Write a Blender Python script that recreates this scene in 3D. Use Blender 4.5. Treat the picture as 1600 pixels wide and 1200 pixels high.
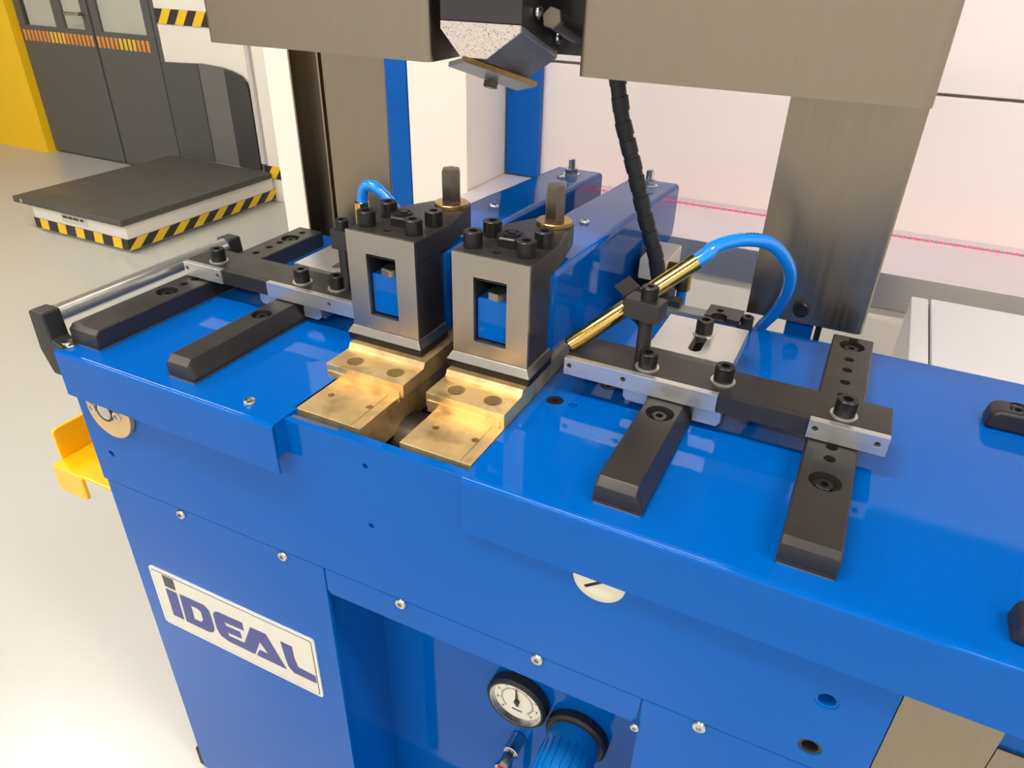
import bpy, bmesh, math, random
from mathutils import Vector, Matrix
random.seed(7)
PI = math.pi
sc = bpy.context.scene
COL = sc.collection
for o in list(bpy.data.objects):
    bpy.data.objects.remove(o)

# ------------------------------------------------------------------ camera
# origin: plan position of the camera, z = 0 is the top of the machine's table, floor 0.94 m below
PITCH, YAW, ROLL, FPX = 0.539800658, -0.450531525, 0.0250054106, 1125.26
cp, sp, cy, sy = math.cos(PITCH), math.sin(PITCH), math.cos(YAW), math.sin(YAW)
fw = Vector((sy*cp, cy*cp, -sp)); r0 = Vector((cy, -sy, 0)); u0 = r0.cross(fw)
rt = math.cos(ROLL)*r0 + math.sin(ROLL)*u0
up = -math.sin(ROLL)*r0 + math.cos(ROLL)*u0
cam = bpy.data.cameras.new('camera')
cam.sensor_width = 36; cam.lens = FPX/1600*36; cam.clip_start = .01
cam_o = bpy.data.objects.new('camera', cam); COL.objects.link(cam_o)
m3 = Matrix((rt, up, -fw)).transposed().to_4x4(); m3.translation = Vector((0, 0, .45))
cam_o.matrix_world = m3
sc.camera = cam_o
FLOOR = -0.94

# ------------------------------------------------------------------ world, exposure
w = bpy.data.worlds.new('world'); sc.world = w; w.use_nodes = True
w.node_tree.nodes['Background'].inputs[0].default_value = (1.0, .99, .975, 1)
w.node_tree.nodes['Background'].inputs[1].default_value = 0.50
vs = sc.view_settings
vs.view_transform = 'Standard'; vs.look = 'None'; vs.gamma = 1; vs.use_curve_mapping = False
vs.exposure = 1.05
LAMP_POWER = 23.0

# ------------------------------------------------------------------ materials
def s2l(c):
    return tuple(((x/255)/12.92 if x/255 <= .04045 else ((x/255+.055)/1.055)**2.4) for x in c)
MATS = {}
def mat(name, rgb, rough=.5, metal=0., coat=0., bump=None, vary=None, emis=None, spec=.5, aniso=0., rvary=None, stretch=None, coat_rough=.04):
    """rgb in sRGB 0-255; bump=(scale,strength); vary=(scale,amount); stretch=(sx,sy,sz) noise space"""
    m = bpy.data.materials.new(name); m.use_nodes = True
    nt = m.node_tree; b = nt.nodes['Principled BSDF']
    c = s2l(rgb)
    b.inputs['Base Color'].default_value = (*c, 1)
    b.inputs['Roughness'].default_value = rough
    b.inputs['Metallic'].default_value = metal
    b.inputs['Specular IOR Level'].default_value = spec
    if coat:
        b.inputs['Coat Weight'].default_value = coat; b.inputs['Coat Roughness'].default_value = coat_rough
    if aniso: b.inputs['Anisotropic'].default_value = aniso
    if emis:
        b.inputs['Emission Color'].default_value = (*s2l(emis[0]), 1); b.inputs['Emission Strength'].default_value = emis[1]
    tc = nt.nodes.new('ShaderNodeTexCoord'); mp = nt.nodes.new('ShaderNodeMapping')
    nt.links.new(tc.outputs['Object'], mp.inputs[0])
    if stretch: mp.inputs['Scale'].default_value = stretch
    def noise(scale, detail=4):
        n = nt.nodes.new('ShaderNodeTexNoise'); n.inputs['Scale'].default_value = scale; n.inputs['Detail'].default_value = detail
        nt.links.new(mp.outputs[0], n.inputs['Vector']); return n
    if vary:
        n = noise(vary[0]); mx = nt.nodes.new('ShaderNodeMix'); mx.data_type = 'RGBA'
        mx.inputs[6].default_value = (*[x*(1-vary[1]) for x in c], 1); mx.inputs[7].default_value = (*[min(1, x*(1+vary[1])) for x in c], 1)
        nt.links.new(n.outputs['Fac'], mx.inputs[0]); nt.links.new(mx.outputs[2], b.inputs['Base Color'])
    if rvary:
        n = noise(rvary[0]); mr = nt.nodes.new('ShaderNodeMapRange')
        mr.inputs[1].default_value = .3; mr.inputs[2].default_value = .7
        mr.inputs[3].default_value = max(.02, rough-rvary[1]); mr.inputs[4].default_value = rough+rvary[1]
        nt.links.new(n.outputs['Fac'], mr.inputs[0]); nt.links.new(mr.outputs[0], b.inputs['Roughness'])
    if bump:
        n = noise(bump[0]); bp = nt.nodes.new('ShaderNodeBump'); bp.inputs['Strength'].default_value = bump[1]; bp.inputs['Distance'].default_value = .002
        nt.links.new(n.outputs['Fac'], bp.inputs['Height']); nt.links.new(bp.outputs[0], b.inputs['Normal'])
    MATS[name] = m
    return m
blue = mat('blue_gloss_paint', (0, 86, 170), .05, spec=.18, bump=(90, .012), vary=(3, .03))
black = mat('black_oxide_steel', (64, 60, 58), .36, .55, vary=(14, .18), rvary=(30, .06))
blackp = mat('black_plastic', (34, 33, 33), .45, bump=(300, .05))
blackscrew = mat('black_screw_steel', (44, 41, 40), .33, .6, vary=(60, .2))
rubber = mat('black_rubber', (30, 29, 29), .55)
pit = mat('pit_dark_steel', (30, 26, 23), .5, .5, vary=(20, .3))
ground = mat('ground_steel', (162, 155, 145), .34, .95, vary=(14, .07), rvary=(18, .04))
stain = mat('brushed_stainless', (150, 137, 119), .33, 1.0, vary=(5, .05), rvary=(7, .04), bump=(40, .012), stretch=(30, 30, .7))
alu = mat('milled_aluminium', (212, 209, 204), .32, .82, vary=(30, .06), stretch=(1, 6, 6), rvary=(30, .04))
copper = mat('bronze_copper', (255, 212, 150), .37, .85, vary=(22, .16), rvary=(30, .09))
_n = copper.node_tree; _b = _n.nodes['Principled BSDF']; _old = _b.inputs['Base Color'].links[0].from_socket
_t = _n.nodes.new('ShaderNodeTexCoord'); _v = _n.nodes.new('ShaderNodeTexNoise'); _v.inputs['Scale'].default_value = 34; _v.inputs['Detail'].default_value = 6
_n.links.new(_t.outputs['Object'], _v.inputs['Vector'])
_r = _n.nodes.new('ShaderNodeMapRange'); _r.inputs[1].default_value = .50; _r.inputs[2].default_value = .72; _r.inputs[4].default_value = .55
_n.links.new(_v.outputs['Fac'], _r.inputs[0])
_m = _n.nodes.new('ShaderNodeMix'); _m.data_type = 'RGBA'; _m.inputs[7].default_value = (*s2l((150, 118, 82)), 1)
_n.links.new(_r.outputs[0], _m.inputs[0]); _n.links.new(_old, _m.inputs[6]); _n.links.new(_m.outputs[2], _b.inputs['Base Color'])
brass = mat('polished_brass', (226, 186, 104), .16, 1.0)
brassd = mat('dull_brass', (196, 160, 100), .3, 1.0, vary=(60, .15))
bronze_disc = mat('bronze_disc', (222, 190, 138), .38, .7)
zinc = mat('zinc_plated', (205, 205, 202), .22, 1.0)
castz = mat('cast_face', (214, 202, 186), .55, .3, vary=(420, .45), bump=(300, .4))
_n = castz.node_tree; _b = _n.nodes['Principled BSDF']
_v = _n.nodes.new('ShaderNodeTexNoise'); _v.inputs['Scale'].default_value = 620; _v.inputs['Detail'].default_value = 2
_t = _n.nodes.new('ShaderNodeTexCoord'); _n.links.new(_t.outputs['Object'], _v.inputs['Vector'])
_r = _n.nodes.new('ShaderNodeValToRGB'); _r.color_ramp.elements[0].position = .60; _r.color_ramp.elements[0].color = (*s2l((200, 188, 176)), 1)
_r.color_ramp.elements[1].position = .66; _r.color_ramp.elements[1].color = (*s2l((70, 60, 54)), 1)
_n.links.new(_v.outputs['Fac'], _r.inputs[0]); _n.links.new(_r.outputs[0], _b.inputs['Base Color'])
steel_blue = mat('blued_steel', (146, 148, 150), .34, .6, vary=(12, .15))
hexm = mat('dark_hex_steel', (104, 95, 84), .33, .95, vary=(30, .2))
hosem = mat('blue_hose', (16, 130, 222), .2, coat=.6)
yellow = mat('yellow_paint', (255, 186, 6), .3, coat=.5)
ivory = mat('ivory_plastic', (212, 205, 182), .4)
white = mat('white_paint', (240, 232, 218), .45, vary=(2, .03))
whitetex = mat('white_powder_coat', (222, 220, 220), .38, bump=(220, .35))
wallm = mat('white_wall_panel', (230, 219, 213), .35, vary=(1.5, .03))
wallg = mat('warm_white_wall', (236, 226, 208), .6)
wallgrey = mat('grey_wall', (104, 102, 98), .6)
yellowwall = mat('yellow_wall', (255, 204, 22), .45)
doorm = mat('anthracite_door', (92, 90, 87), .4)
doorg = mat('frosted_pane', (188, 186, 170), .25, vary=(6, .08))
darkslab = mat('dark_grey_slab', (86, 82, 77), .5, vary=(4, .15), rvary=(3, .12))
darkpanel = mat('dark_grey_panel', (84, 82, 80), .38)
tapey = mat('tape_yellow', (246, 200, 40), .4)
tapeb = mat('tape_black', (48, 46, 44), .45)
orange = mat('reflective_orange', (232, 150, 62), .4)
ambery = mat('reflective_amber', (246, 196, 60), .4)
seam = mat('seam_grey', (205, 198, 192), .6)
platem = mat('plate_ivory', (214, 208, 192), .35)
plater = mat('plate_rim', (226, 224, 218), .3, .3)
indigo = mat('letter_indigo', (62, 66, 132), .4)
charcoal = mat('letter_charcoal', (58, 56, 58), .4)
dialm = mat('dial_white', (236, 228, 208), .5)
red = mat('red_plastic', (206, 40, 34), .35)
regblue = mat('regulator_blue', (0, 112, 190), .35)
benchm = mat('bench_top', (198, 188, 193), .3, vary=(7, .05))
redled = mat('red_led', (255, 40, 80), .4, emis=((255, 30, 70), 3.0))
ledbase = mat('led_tape', (150, 132, 132), .5)
ceilm = mat('ceiling_grey', (104, 102, 100), .8)
lampm = mat('lamp_diffuser', (255, 250, 240), .5, emis=((255, 250, 244), LAMP_POWER))
# polished concrete floor
floorm = mat('polished_floor', (196, 194, 185), .26, vary=(1.2, .05), bump=(4, .02))

# ------------------------------------------------------------------ mesh helpers
class MB:
    def __init__(s): s.v = []; s.f = []
    def add(s, vs, fs):
        n = len(s.v); s.v += [tuple(v) for v in vs]; s.f += [tuple(i+n for i in f) for f in fs]; return s
    def box(s, x0, x1, y0, y1, z0, z1):
        return s.add([(x0,y0,z0),(x1,y0,z0),(x1,y1,z0),(x0,y1,z0),(x0,y0,z1),(x1,y0,z1),(x1,y1,z1),(x0,y1,z1)],
                     [(0,3,2,1),(4,5,6,7),(0,1,5,4),(1,2,6,5),(2,3,7,6),(3,0,4,7)])
    def loft(s, A, B):
        n = len(A)
        return s.add(list(A)+list(B), [tuple(range(n-1, -1, -1)), tuple(range(n, 2*n))]+[(i, (i+1) % n, n+(i+1) % n, n+i) for i in range(n)])
    def prism(s, poly, ax, a0, a1):
        """poly of 2-D points; ax 'x': (y,z), 'y': (x,z), 'z': (x,y)"""
        def q(p, a): return {'x': (a, p[0], p[1]), 'y': (p[0], a, p[1]), 'z': (p[0], p[1], a)}[ax]
        return s.loft([q(p, a0) for p in poly], [q(p, a1) for p in poly])
    def frame(s, x0, x1, z0, z1, a0, a1, b0, b1, y0, y1):
        """rectangular plate in the xz plane with a rectangular window"""
        O = [(x0, z0), (x1, z0), (x1, z1), (x0, z1)]; I = [(a0, b0), (a1, b0), (a1, b1), (a0, b1)]
        vs = [(x, y, z) for y in (y0, y1) for L in (O, I) for x, z in L]
        fs = []
        for i in range(4):
            j = (i+1) % 4
            fs += [(i, j, 4+j, 4+i), (8+j, 8+i, 12+i, 12+j), (j, i, 8+i, 8+j), (4+i, 4+j, 12+j, 12+i)]
        return s.add(vs, fs)
    def lathe(s, prof, c=(0,0,0), d=(0,0,1), n=24, closed=True):
        """prof: (r, h) pairs along axis d from c"""
        d = Vector(d).normalized(); c = Vector(c)
        a = d.orthogonal().normalized(); b = d.cross(a)
        vs = []
        for r, h in prof:
            for k in range(n):
                t = 2*PI*k/n
                vs.append(c + d*h + (a*math.cos(t)+b*math.sin(t))*r)
        fs = []
        for i in range(len(prof)-1):
            for k in range(n):
                fs.append((i*n+k, i*n+(k+1) % n, (i+1)*n+(k+1) % n, (i+1)*n+k))
        if closed:
            fs.append(tuple(range(n-1, -1, -1))); L = (len(prof)-1)*n; fs.append(tuple(range(L, L+n)))
        else:
            L = (len(prof)-1)*n
            for k in range(n): fs.append((L+k, L+(k+1) % n, (k+1) % n, k))
        return s.add(vs, fs)
    def cyl(s, c, d, r, h, n=24, ch=0.):
        return s.lathe([(r-ch, 0), (r, ch), (r, h-ch), (r-ch, h)] if ch else [(r, 0), (r, h)], c, d, n)
    def socket(s, c, d, r, h, hexr, depth, n=24, ch=.0008):
        """socket cap screw head: cylinder with hexagonal recess"""
        d = Vector(d).normalized(); c = Vector(c); a = d.orthogonal().normalized(); b = d.cross(a)
        def ring(rad, hh, hx=False):
            o = []
            for k in range(n):
                t = 2*PI*k/n; rr = rad
                if hx: rr = rad*math.cos(PI/6)/math.cos(((t+PI/6) % (PI/3))-PI/6)
                o.append(c+d*hh+(a*math.cos(t)+b*math.sin(t))*rr)
            return o
        rings = [ring(r, 0), ring(r, h-ch), ring(r-ch, h), ring(hexr, h, True), ring(hexr, h-depth, True)]
        vs = sum(rings, []); fs = [tuple(range(n-1, -1, -1)), tuple(range(4*n, 5*n))]
        for i in range(4):
            for k in range(n): fs.append((i*n+k, i*n+(k+1) % n, (i+1)*n+(k+1) % n, (i+1)*n+k))
        return s.add(vs, fs)
    def hexp(s, c, d, r, h, ch=.0015):
        return s.lathe([(r, 0), (r, h-ch), (r*.9, h)], c, d, 6)
    def tube(s, pts, r, n=14, sub=6):
        P = [Vector(p) for p in pts]; Q = []
        if len(P) > 2:
            for i in range(len(P)-1):
                p0 = P[max(i-1, 0)]; p1 = P[i]; p2 = P[i+1]; p3 = P[min(i+2, len(P)-1)]
                for k in range(sub):
                    t = k/sub
                    Q.append(.5*((2*p1)+(p2-p0)*t+(2*p0-5*p1+4*p2-p3)*t*t+(3*p1-p0-3*p2+p3)*t**3))
            Q.append(P[-1])
        else: Q = P
        rs = r if isinstance(r, (list, tuple)) else None
        vs = []; prev = None
        for i, q in enumerate(Q):
            d = (Q[min(i+1, len(Q)-1)]-Q[max(i-1, 0)]).normalized()
            a = d.orthogonal().normalized() if prev is None else (prev - d*prev.dot(d)).normalized()
            prev = a; b = d.cross(a)
            rr = r if rs is None else rs[0]+(rs[1]-rs[0])*i/(len(Q)-1)
            for k in range(n):
                t = 2*PI*k/n; vs.append(q+(a*math.cos(t)+b*math.sin(t))*rr)
        fs = [tuple(range(n-1, -1, -1)), tuple(range((len(Q)-1)*n, len(Q)*n))]
        for i in range(len(Q)-1):
            for k in range(n): fs.append((i*n+k, i*n+(k+1) % n, (i+1)*n+(k+1) % n, (i+1)*n+k))
        return s.add(vs, fs)

W = {}
def world(o): return W.get(o.name, Matrix.Identity(4))
def to_bm(mb):
    bm = bmesh.new()
    vs = [bm.verts.new(v) for v in mb.v]
    for f in mb.f:
        try: bm.faces.new([vs[i] for i in f])
        except ValueError: pass
    bmesh.ops.recalc_face_normals(bm, faces=bm.faces)
    return bm
def mesh_of(mb, name='part', bev=0., cut=None, seg=2, ang=50):
    bm = to_bm(mb)
    me = bpy.data.meshes.new(name); bm.to_mesh(me); bm.free()
    if cut:
        cb = to_bm(cut); cm = bpy.data.meshes.new('cutter'); cb.to_mesh(cm); cb.free()
        a = bpy.data.objects.new('tmp_a', me); b = bpy.data.objects.new('tmp_b', cm)
        COL.objects.link(a); COL.objects.link(b)
        md = a.modifiers.new('b', 'BOOLEAN'); md.operation = 'DIFFERENCE'; md.object = b; md.solver = 'EXACT'; md.use_self = True
        dg = bpy.context.evaluated_depsgraph_get(); dg.update()
        me2 = bpy.data.meshes.new_from_object(a.evaluated_get(dg)); me2.name = name
        bpy.data.objects.remove(a); bpy.data.objects.remove(b); bpy.data.meshes.remove(cm); bpy.data.meshes.remove(me)
        me = me2
    if bev:
        bm = bmesh.new(); bm.from_mesh(me)
        bmesh.ops.remove_doubles(bm, verts=bm.verts, dist=1e-6)
        es = [e for e in bm.edges if len(e.link_faces) == 2 and e.calc_face_angle(0) > math.radians(ang)]
        bmesh.ops.bevel(bm, geom=es, offset=bev, segments=seg, profile=.5, affect='EDGES', clamp_overlap=True)
        bm.to_mesh(me); bm.free()
    for p in me.polygons: p.use_smooth = True
    me.set_sharp_from_angle(angle=math.radians(31))
    return me
def ob(name, mb, m, parent=None, loc=(0,0,0), rot=(0,0,0), bev=0., cut=None, label=None, seg=2, ang=50, wn=True):
    """loc/rot are world values; the object is parented keeping that world place"""
    me = mb if isinstance(mb, bpy.types.Mesh) else mesh_of(mb, name, bev, cut, seg, ang)
    if not me.materials: me.materials.append(m)
    o = bpy.data.objects.new(name, me); COL.objects.link(o)
    from mathutils import Euler
    wm = Matrix.Translation(Vector(loc)) @ Euler(rot).to_matrix().to_4x4()
    W[o.name] = wm
    if parent:
        o.parent = parent; o.matrix_basis = world(parent).inverted() @ wm
    else: o.matrix_basis = wm
    if bev and wn:
        md = o.modifiers.new('wn', 'WEIGHTED_NORMAL'); md.keep_sharp = True
    if label: o['label'] = label
    return o
def thing(name, label, cat, loc, group=None, kind=None):
    o = bpy.data.objects.new(name, None); COL.objects.link(o); o.empty_display_size = .05
    o.location = loc; W[o.name] = Matrix.Translation(Vector(loc))
    return tag(o, label, cat, group, kind)
def tag(o, label, cat, group=None, kind=None):
    o['label'] = label; o['category'] = cat
    if group: o['group'] = group
    if kind: o['kind'] = kind
    return o
def struct(o, label=None, cat=None):
    o['kind'] = 'structure'
    if label: o['label'] = label
    if cat: o['category'] = cat
    return o
def rrect(x0, x1, y0, y1, r, n=5):
    p = []
    for cx, cy_, a in ((x1-r, y0+r, -PI/2), (x1-r, y1-r, 0), (x0+r, y1-r, PI/2), (x0+r, y0+r, PI)):
        for k in range(n+1):
            t = a+PI/2*k/n; p.append((cx+r*math.cos(t), cy_+r*math.sin(t)))
    return p

# ================================================================== THE SETTING
fl = ob('floor', MB().box(-9, 4, -4, 4.2, FLOOR-.1, FLOOR), floorm); struct(fl, 'pale polished concrete floor', 'floor')
ce = ob('ceiling', MB().box(-9, 4, -4, 4.2, 2.7, 2.8), ceilm); struct(ce, 'dark grey hall ceiling', 'ceiling')
wb = ob('wall_back', MB().box(-4.02, 4, 3.53, 3.7, FLOOR, 2.7), wallgrey); struct(wb, 'grey back wall of the hall', 'wall')
wl = ob('wall_left', MB().box(-9, -5.66, 3.47, 3.7, FLOOR, 2.7), yellowwall); struct(wl, 'bright yellow wall beside the grey door', 'wall')
we = ob('wall_side', MB().box(-9.1, -9, -4, 4.2, FLOOR, 2.7), wallg); struct(we, 'warm white side wall', 'wall')

# double door, anthracite
dr = ob('door_1', MB().box(-5.66, -4.02, 3.58, 3.66, FLOOR, 2.7), doorm)
struct(dr, 'dark grey metal double door with glazed top', 'door')
def leaf(x0, x1, panes):
    mb = MB(); zs = -.06
    mb.box(x0, x1, 3.53, 3.575, FLOOR+.012, zs); mb.box(x0, x1, 3.53, 3.575, 1.5, 2.0)
    mb.box(x0, x0+.07, 3.53, 3.575, zs, 1.5); mb.box(x1-.07, x1, 3.53, 3.575, zs, 1.5)
    for (a, b) in panes[1:]:
        pm = panes[panes.index((a, b))-1][1]; mb.box(pm, a, 3.53, 3.575, zs, 1.5)
    for z in (.20, .62, 1.04): 
        if len(panes) > 1: mb.box(x0+.07, x1-.07, 3.532, 3.573, z-.02, z+.02)
    l = ob('door_leaf', mb, doorm, dr)
    for (a, b) in panes: ob('pane', MB().box(a, b, 3.548, 3.556, zs, 1.5), doorg, l)
    return l
l1 = leaf(-5.655, -4.885, [(-5.56, -5.25), (-5.16, -4.96)])
l2 = leaf(-4.868, -4.30, [(-4.80, -4.38)])
ob('side_light', MB().box(-4.295, -4.02, 3.532, 3.575, FLOOR, 2.7), doorm, dr)
ob('door_header', MB().box(-5.66, -4.295, 3.535, 3.575, 2.005, 2.7), doorm, dr)
ob('door_gap_seal', MB().box(-4.885, -4.868, 3.54, 3.57, FLOOR+.01, 2.0), tapeb, dr)
h = MB(); h.cyl((-4.93, 3.53, .04), (0, -1, 0), .012, .05); h.tube([(-4.93, 3.48, .04), (-5.05, 3.475, .04)], .01)
ob('handle', h, zinc, l1)
stp = mesh_of(MB().box(-.013, .013, -.003, 0, -.035, .035), 'warning_mark', .002)
stp.materials.append(orange)
stp2 = stp.copy(); stp2.materials.clear(); stp2.materials.append(ambery)
for k in range(18):
    ob('warning_mark', stp2 if 6 < k < 11 else stp, None, l1, (-5.615+k*.0413, 3.53, -.125))
for k in range(12):
    ob('warning_mark', stp2 if 4 < k < 9 else stp, None, l2, (-4.845+k*.0425, 3.53, -.125))

# partition wall behind the machine: lower and upper panels with an open joint
wp = ob('wall_right', MB().box(-1.04, 3.2, 2.11, 2.2, FLOOR, 1.02), seam); struct(wp, 'white panelled partition wall behind the machine', 'wall')
ob('panel', MB().box(-1.04, 3.2, 2.08, 2.112, FLOOR, .179), wallm, wp, bev=.003)
ob('panel', MB().box(-1.04, 3.2, 2.08, 2.112, .186, 1.02), wallm, wp, bev=.003)
bp_ = ob('trim_1', MB().box(-1.034, -.925, 2.05, 2.079, -.149, 1.02), blue, bev=.003); struct(bp_, 'blue upright post against the white partition', 'post')

# tall white cabinet with a blue strip, left of the partition
cb = thing('white_cabinet', 'tall white cabinet with blue vertical strip behind the left steel pillar', 'cabinet', (-1.3, 1.85, FLOOR))
ob('body', MB().box(-1.755, -1.04, 1.826, 2.20, FLOOR, 1.1), white, cb, bev=.004)
ob('blue_strip', MB().box(-1.320, -1.234, 1.818, 1.826, FLOOR+.02, 1.09), blue, cb, bev=.002, label='glossy blue vertical strip')
ob('front_panel', MB().box(-1.231, -1.041, 1.820, 1.826, FLOOR+.02, 1.09), white, cb, bev=.001)
ob('front_panel', MB().box(-1.754, -1.323, 1.820, 1.826, FLOOR+.02, 1.09), white, cb, bev=.001)

# long steel workbench against the partition
wk = thing('workbench', 'long steel-edged workbench against the white partition', 'workbench', (.4, 1.9, FLOOR))
ob('bench_top', MB().box(-1.036, 3.0, 1.745, 2.046, -.165, -.15), benchm, wk, bev=.001)
ob('front_apron', MB().box(-1.036, 3.0, 1.735, 1.745, -.232, -.1495), alu, wk, bev=.0015, label='brushed steel front edge')
ob('front_panel', MB().box(-1.034, 2.98, 1.752, 1.760, FLOOR+.08, -.166), white, wk, bev=.001)
for x in (-.98, .9, 2.9): ob('leg', MB().box(x-.02, x+.02, 1.762, 1.80, FLOOR, -.165), stain, wk)
ob('back_upstand', MB().box(-.922, 3.0, 2.046, 2.079, -.165, -.1495), benchm, wk)
led = thing('led_strip', 'strip of red LEDs lying along the rear of the workbench', 'led strip', (.5, 2.02, -.15))
ob('tape', MB().box(-.9, 3.0, 2.022, 2.030, -.1499, -.1475), ledbase, led)
lm = MB()
for k in range(190): lm.box(-.89+k*.0205, -.884+k*.0205, 2.021, 2.025, -.1478, -.1445)
lo = ob('led_dots', lm, redled, led); lo['kind'] = 'stuff'

# white powder-coated cabinet right behind the table
wc = thing('white_steel_cabinet', 'low white powder-coated steel cabinet behind the right table', 'cabinet', (.4, 1.28, FLOOR))
ob('body', MB().box(.128, .9, 1.06, 1.49, FLOOR, -.118), whitetex, wc, bev=.003)
ob('top_edge', MB().box(.128, .158, 1.06, 1.49, -.118, -.10), whitetex, wc, bev=.003)
ob('top_panel', MB().box(.161, .9, 1.06, 1.49, -.118, -.098), whitetex, wc, bev=.004)

# ---- low platform on the left with hazard tape
pf = thing('platform_machine', 'white platform machine with dark grey deck, tall housing and hazard tape', 'platform machine', (-3.7, 2.85, FLOOR))
ob('body', MB().box(-4.08, -3.335, 2.315, 3.388, FLOOR+.02, -.77), white, pf, bev=.01)
ob('foot_rail', MB().box(-4.06, -3.36, 2.34, 3.38, FLOOR, FLOOR+.02), zinc, pf)
ob('deck', MB().box(-4.175, -3.315, 2.285, 3.364, -.785, -.75), darkslab, pf, bev=.006, label='dark grey rubber deck')
sm = MB().lathe([(.012, 0), (.012, .003), (.006, .006)], (0,0,0), (0,-1,0), 12)
ob('screw', sm, zinc, pf, (-4.1, 2.285, -.767))
t1 = ob('hazard_tape', MB().box(-4.083, -3.332, 2.312, 2.316, FLOOR+.022, -.862), tapeb, pf)
t2 = ob('hazard_tape', MB().box(-3.336, -3.331, 2.312, 3.386, FLOOR+.022, -.862), tapeb, pf)
ya = mesh_of(MB().prism([(-.036, -.028), (.030, -.028), (.036, .028), (-.030, .028)][::1], 'y', -.001, 0), 'tape_stripe'); ya.materials.append(tapey)
yb = mesh_of(MB().prism([(-.068, -.028), (.0, -.028), (.068, .028), (.0, .028)], 'x', 0, .001), 'tape_stripe'); yb.materials.append(tapey)
for k in range(5): ob('tape_stripe', ya, None, t1, (-4.0+k*.145, 2.312, -.89))
for k in range(8): ob('tape_stripe', yb, None, t2, (-3.331, 2.37+k*.14, -.89))
lb = ob('label_plate', MB().box(-3.83, -3.63, 2.311, 2.3155, -.845, -.80), platem, pf)
for i, (a, b) in enumerate(((-3.82, -3.78), (-3.775, -3.74), (-3.735, -3.69), (-3.68, -3.65))):
    ob('print_mark', MB().box(a, b, 2.3102, 2.311, -.822, -.808), charcoal, lb)

# white machine housing standing behind the platform with a dark curved shield
wh = pf
# shield: three upright dark facets following a shallow curve
P1 = [(x*1.0212, .45+(z-.45)*1.0212) for x, z in ((-4.012, -.165), (-3.683, -.152), (-3.523, -.161), (-3.45, -.172), (-3.375, -.195), (-3.345, -.225), (-3.332, -.28), (-3.330, -.75))]
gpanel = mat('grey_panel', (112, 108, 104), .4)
def shield(xa, xb, y, m):
    p = [(xa, -.749)]+[q for q in [(xa, 0)]+P1+[(xb, 0)] if xa < q[0] < xb]
    def zt(x):
        for (x0, z0), (x1, z1) in zip(P1, P1[1:]):
            if x0 <= x <= x1 and x1 > x0: return z0+(z1-z0)*(x-x0)/(x1-x0)
        return P1[0][1]
    pts = [(xa, -.749), (xa, zt(xa))]+[q for q in P1[:-1] if xa < q[0] < xb]
    if xb < -3.41: pts += [(xb, zt(xb))]
    pts += [(xb, -.749)]
    ob('shield_panel', MB().prism(pts, 'y', y, y+.018), m, wh)
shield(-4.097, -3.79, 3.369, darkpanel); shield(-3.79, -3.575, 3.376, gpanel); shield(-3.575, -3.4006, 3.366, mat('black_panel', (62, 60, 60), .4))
ob('upper_body', MB().box(-4.097, -3.12, 3.396, 3.52, FLOOR, 1.6), white, wh, bev=.008)
th_ = ob('hazard_tape', MB().box(-4.093, -3.14, 3.390, 3.395, .036, .118), tapeb, wh)
yc = mesh_of(MB().prism([(-.065, -.041), (.005, -.041), (.065, .041), (-.005, .041)], 'y', -.001, 0), 'tape_stripe'); yc.materials.append(tapey)
for k in range(6): ob('tape_stripe', yc, None, th_, (-4.01+k*.14, 3.390, .077))
tl = ob('hazard_tape', MB().box(-3.396, -3.13, 3.390, 3.395, -.795, -.72), tapeb, wh)
ob('tape_stripe', yc, None, tl, (-3.32, 3.390, -.7575))
ob('corner_trim', MB().box(-3.396, -3.365, 3.37, 3.395, -.71, 1.6), seam, wh, bev=.006)

# unseen ceiling lamps (long diffuser strips), added to balance the light
for i, (x, y) in enumerate(((-.9, -.25), (-3.6, 1.2), (1.8, -.1), (-.9, -2.7), (-4.2, -1.6), (1.8, -2.7))):
    L_ = thing('added_ceiling_lamp', ['added unseen ceiling lamp just in front of the machine', 'added unseen ceiling lamp above the platform', 'added unseen ceiling lamp right of the machine',
               'added unseen ceiling lamp behind the viewer', 'added unseen ceiling lamp behind the viewer to the left', 'added unseen ceiling lamp behind the viewer to the right'][i], 'lamp', (x, y, 2.55), 'added ceiling lamps')
    ob('housing', MB().box(x-.75, x+.75, y-.16, y+.16, 2.58, 2.70), white, L_)
    ob('diffuser', MB().box(x-.73, x+.73, y-.14, y+.14, 2.555, 2.58), lampm, L_)

# ================================================================== THE MACHINE
mc = thing('welding_machine', 'large glossy blue butt welding machine with two clamping heads', 'machine', (-.41, .75, FLOOR))
TH = math.atan(.0154)
def Yf(x): return .498+.0154*x
def front(name, mb, m, x, z, parent=mc, off=0., **k):
    """local frame on the front face: +x right, -y outward"""
    return ob(name, mb, m, parent, (x, Yf(x)+off, z), (0, 0, TH), **k)

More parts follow.
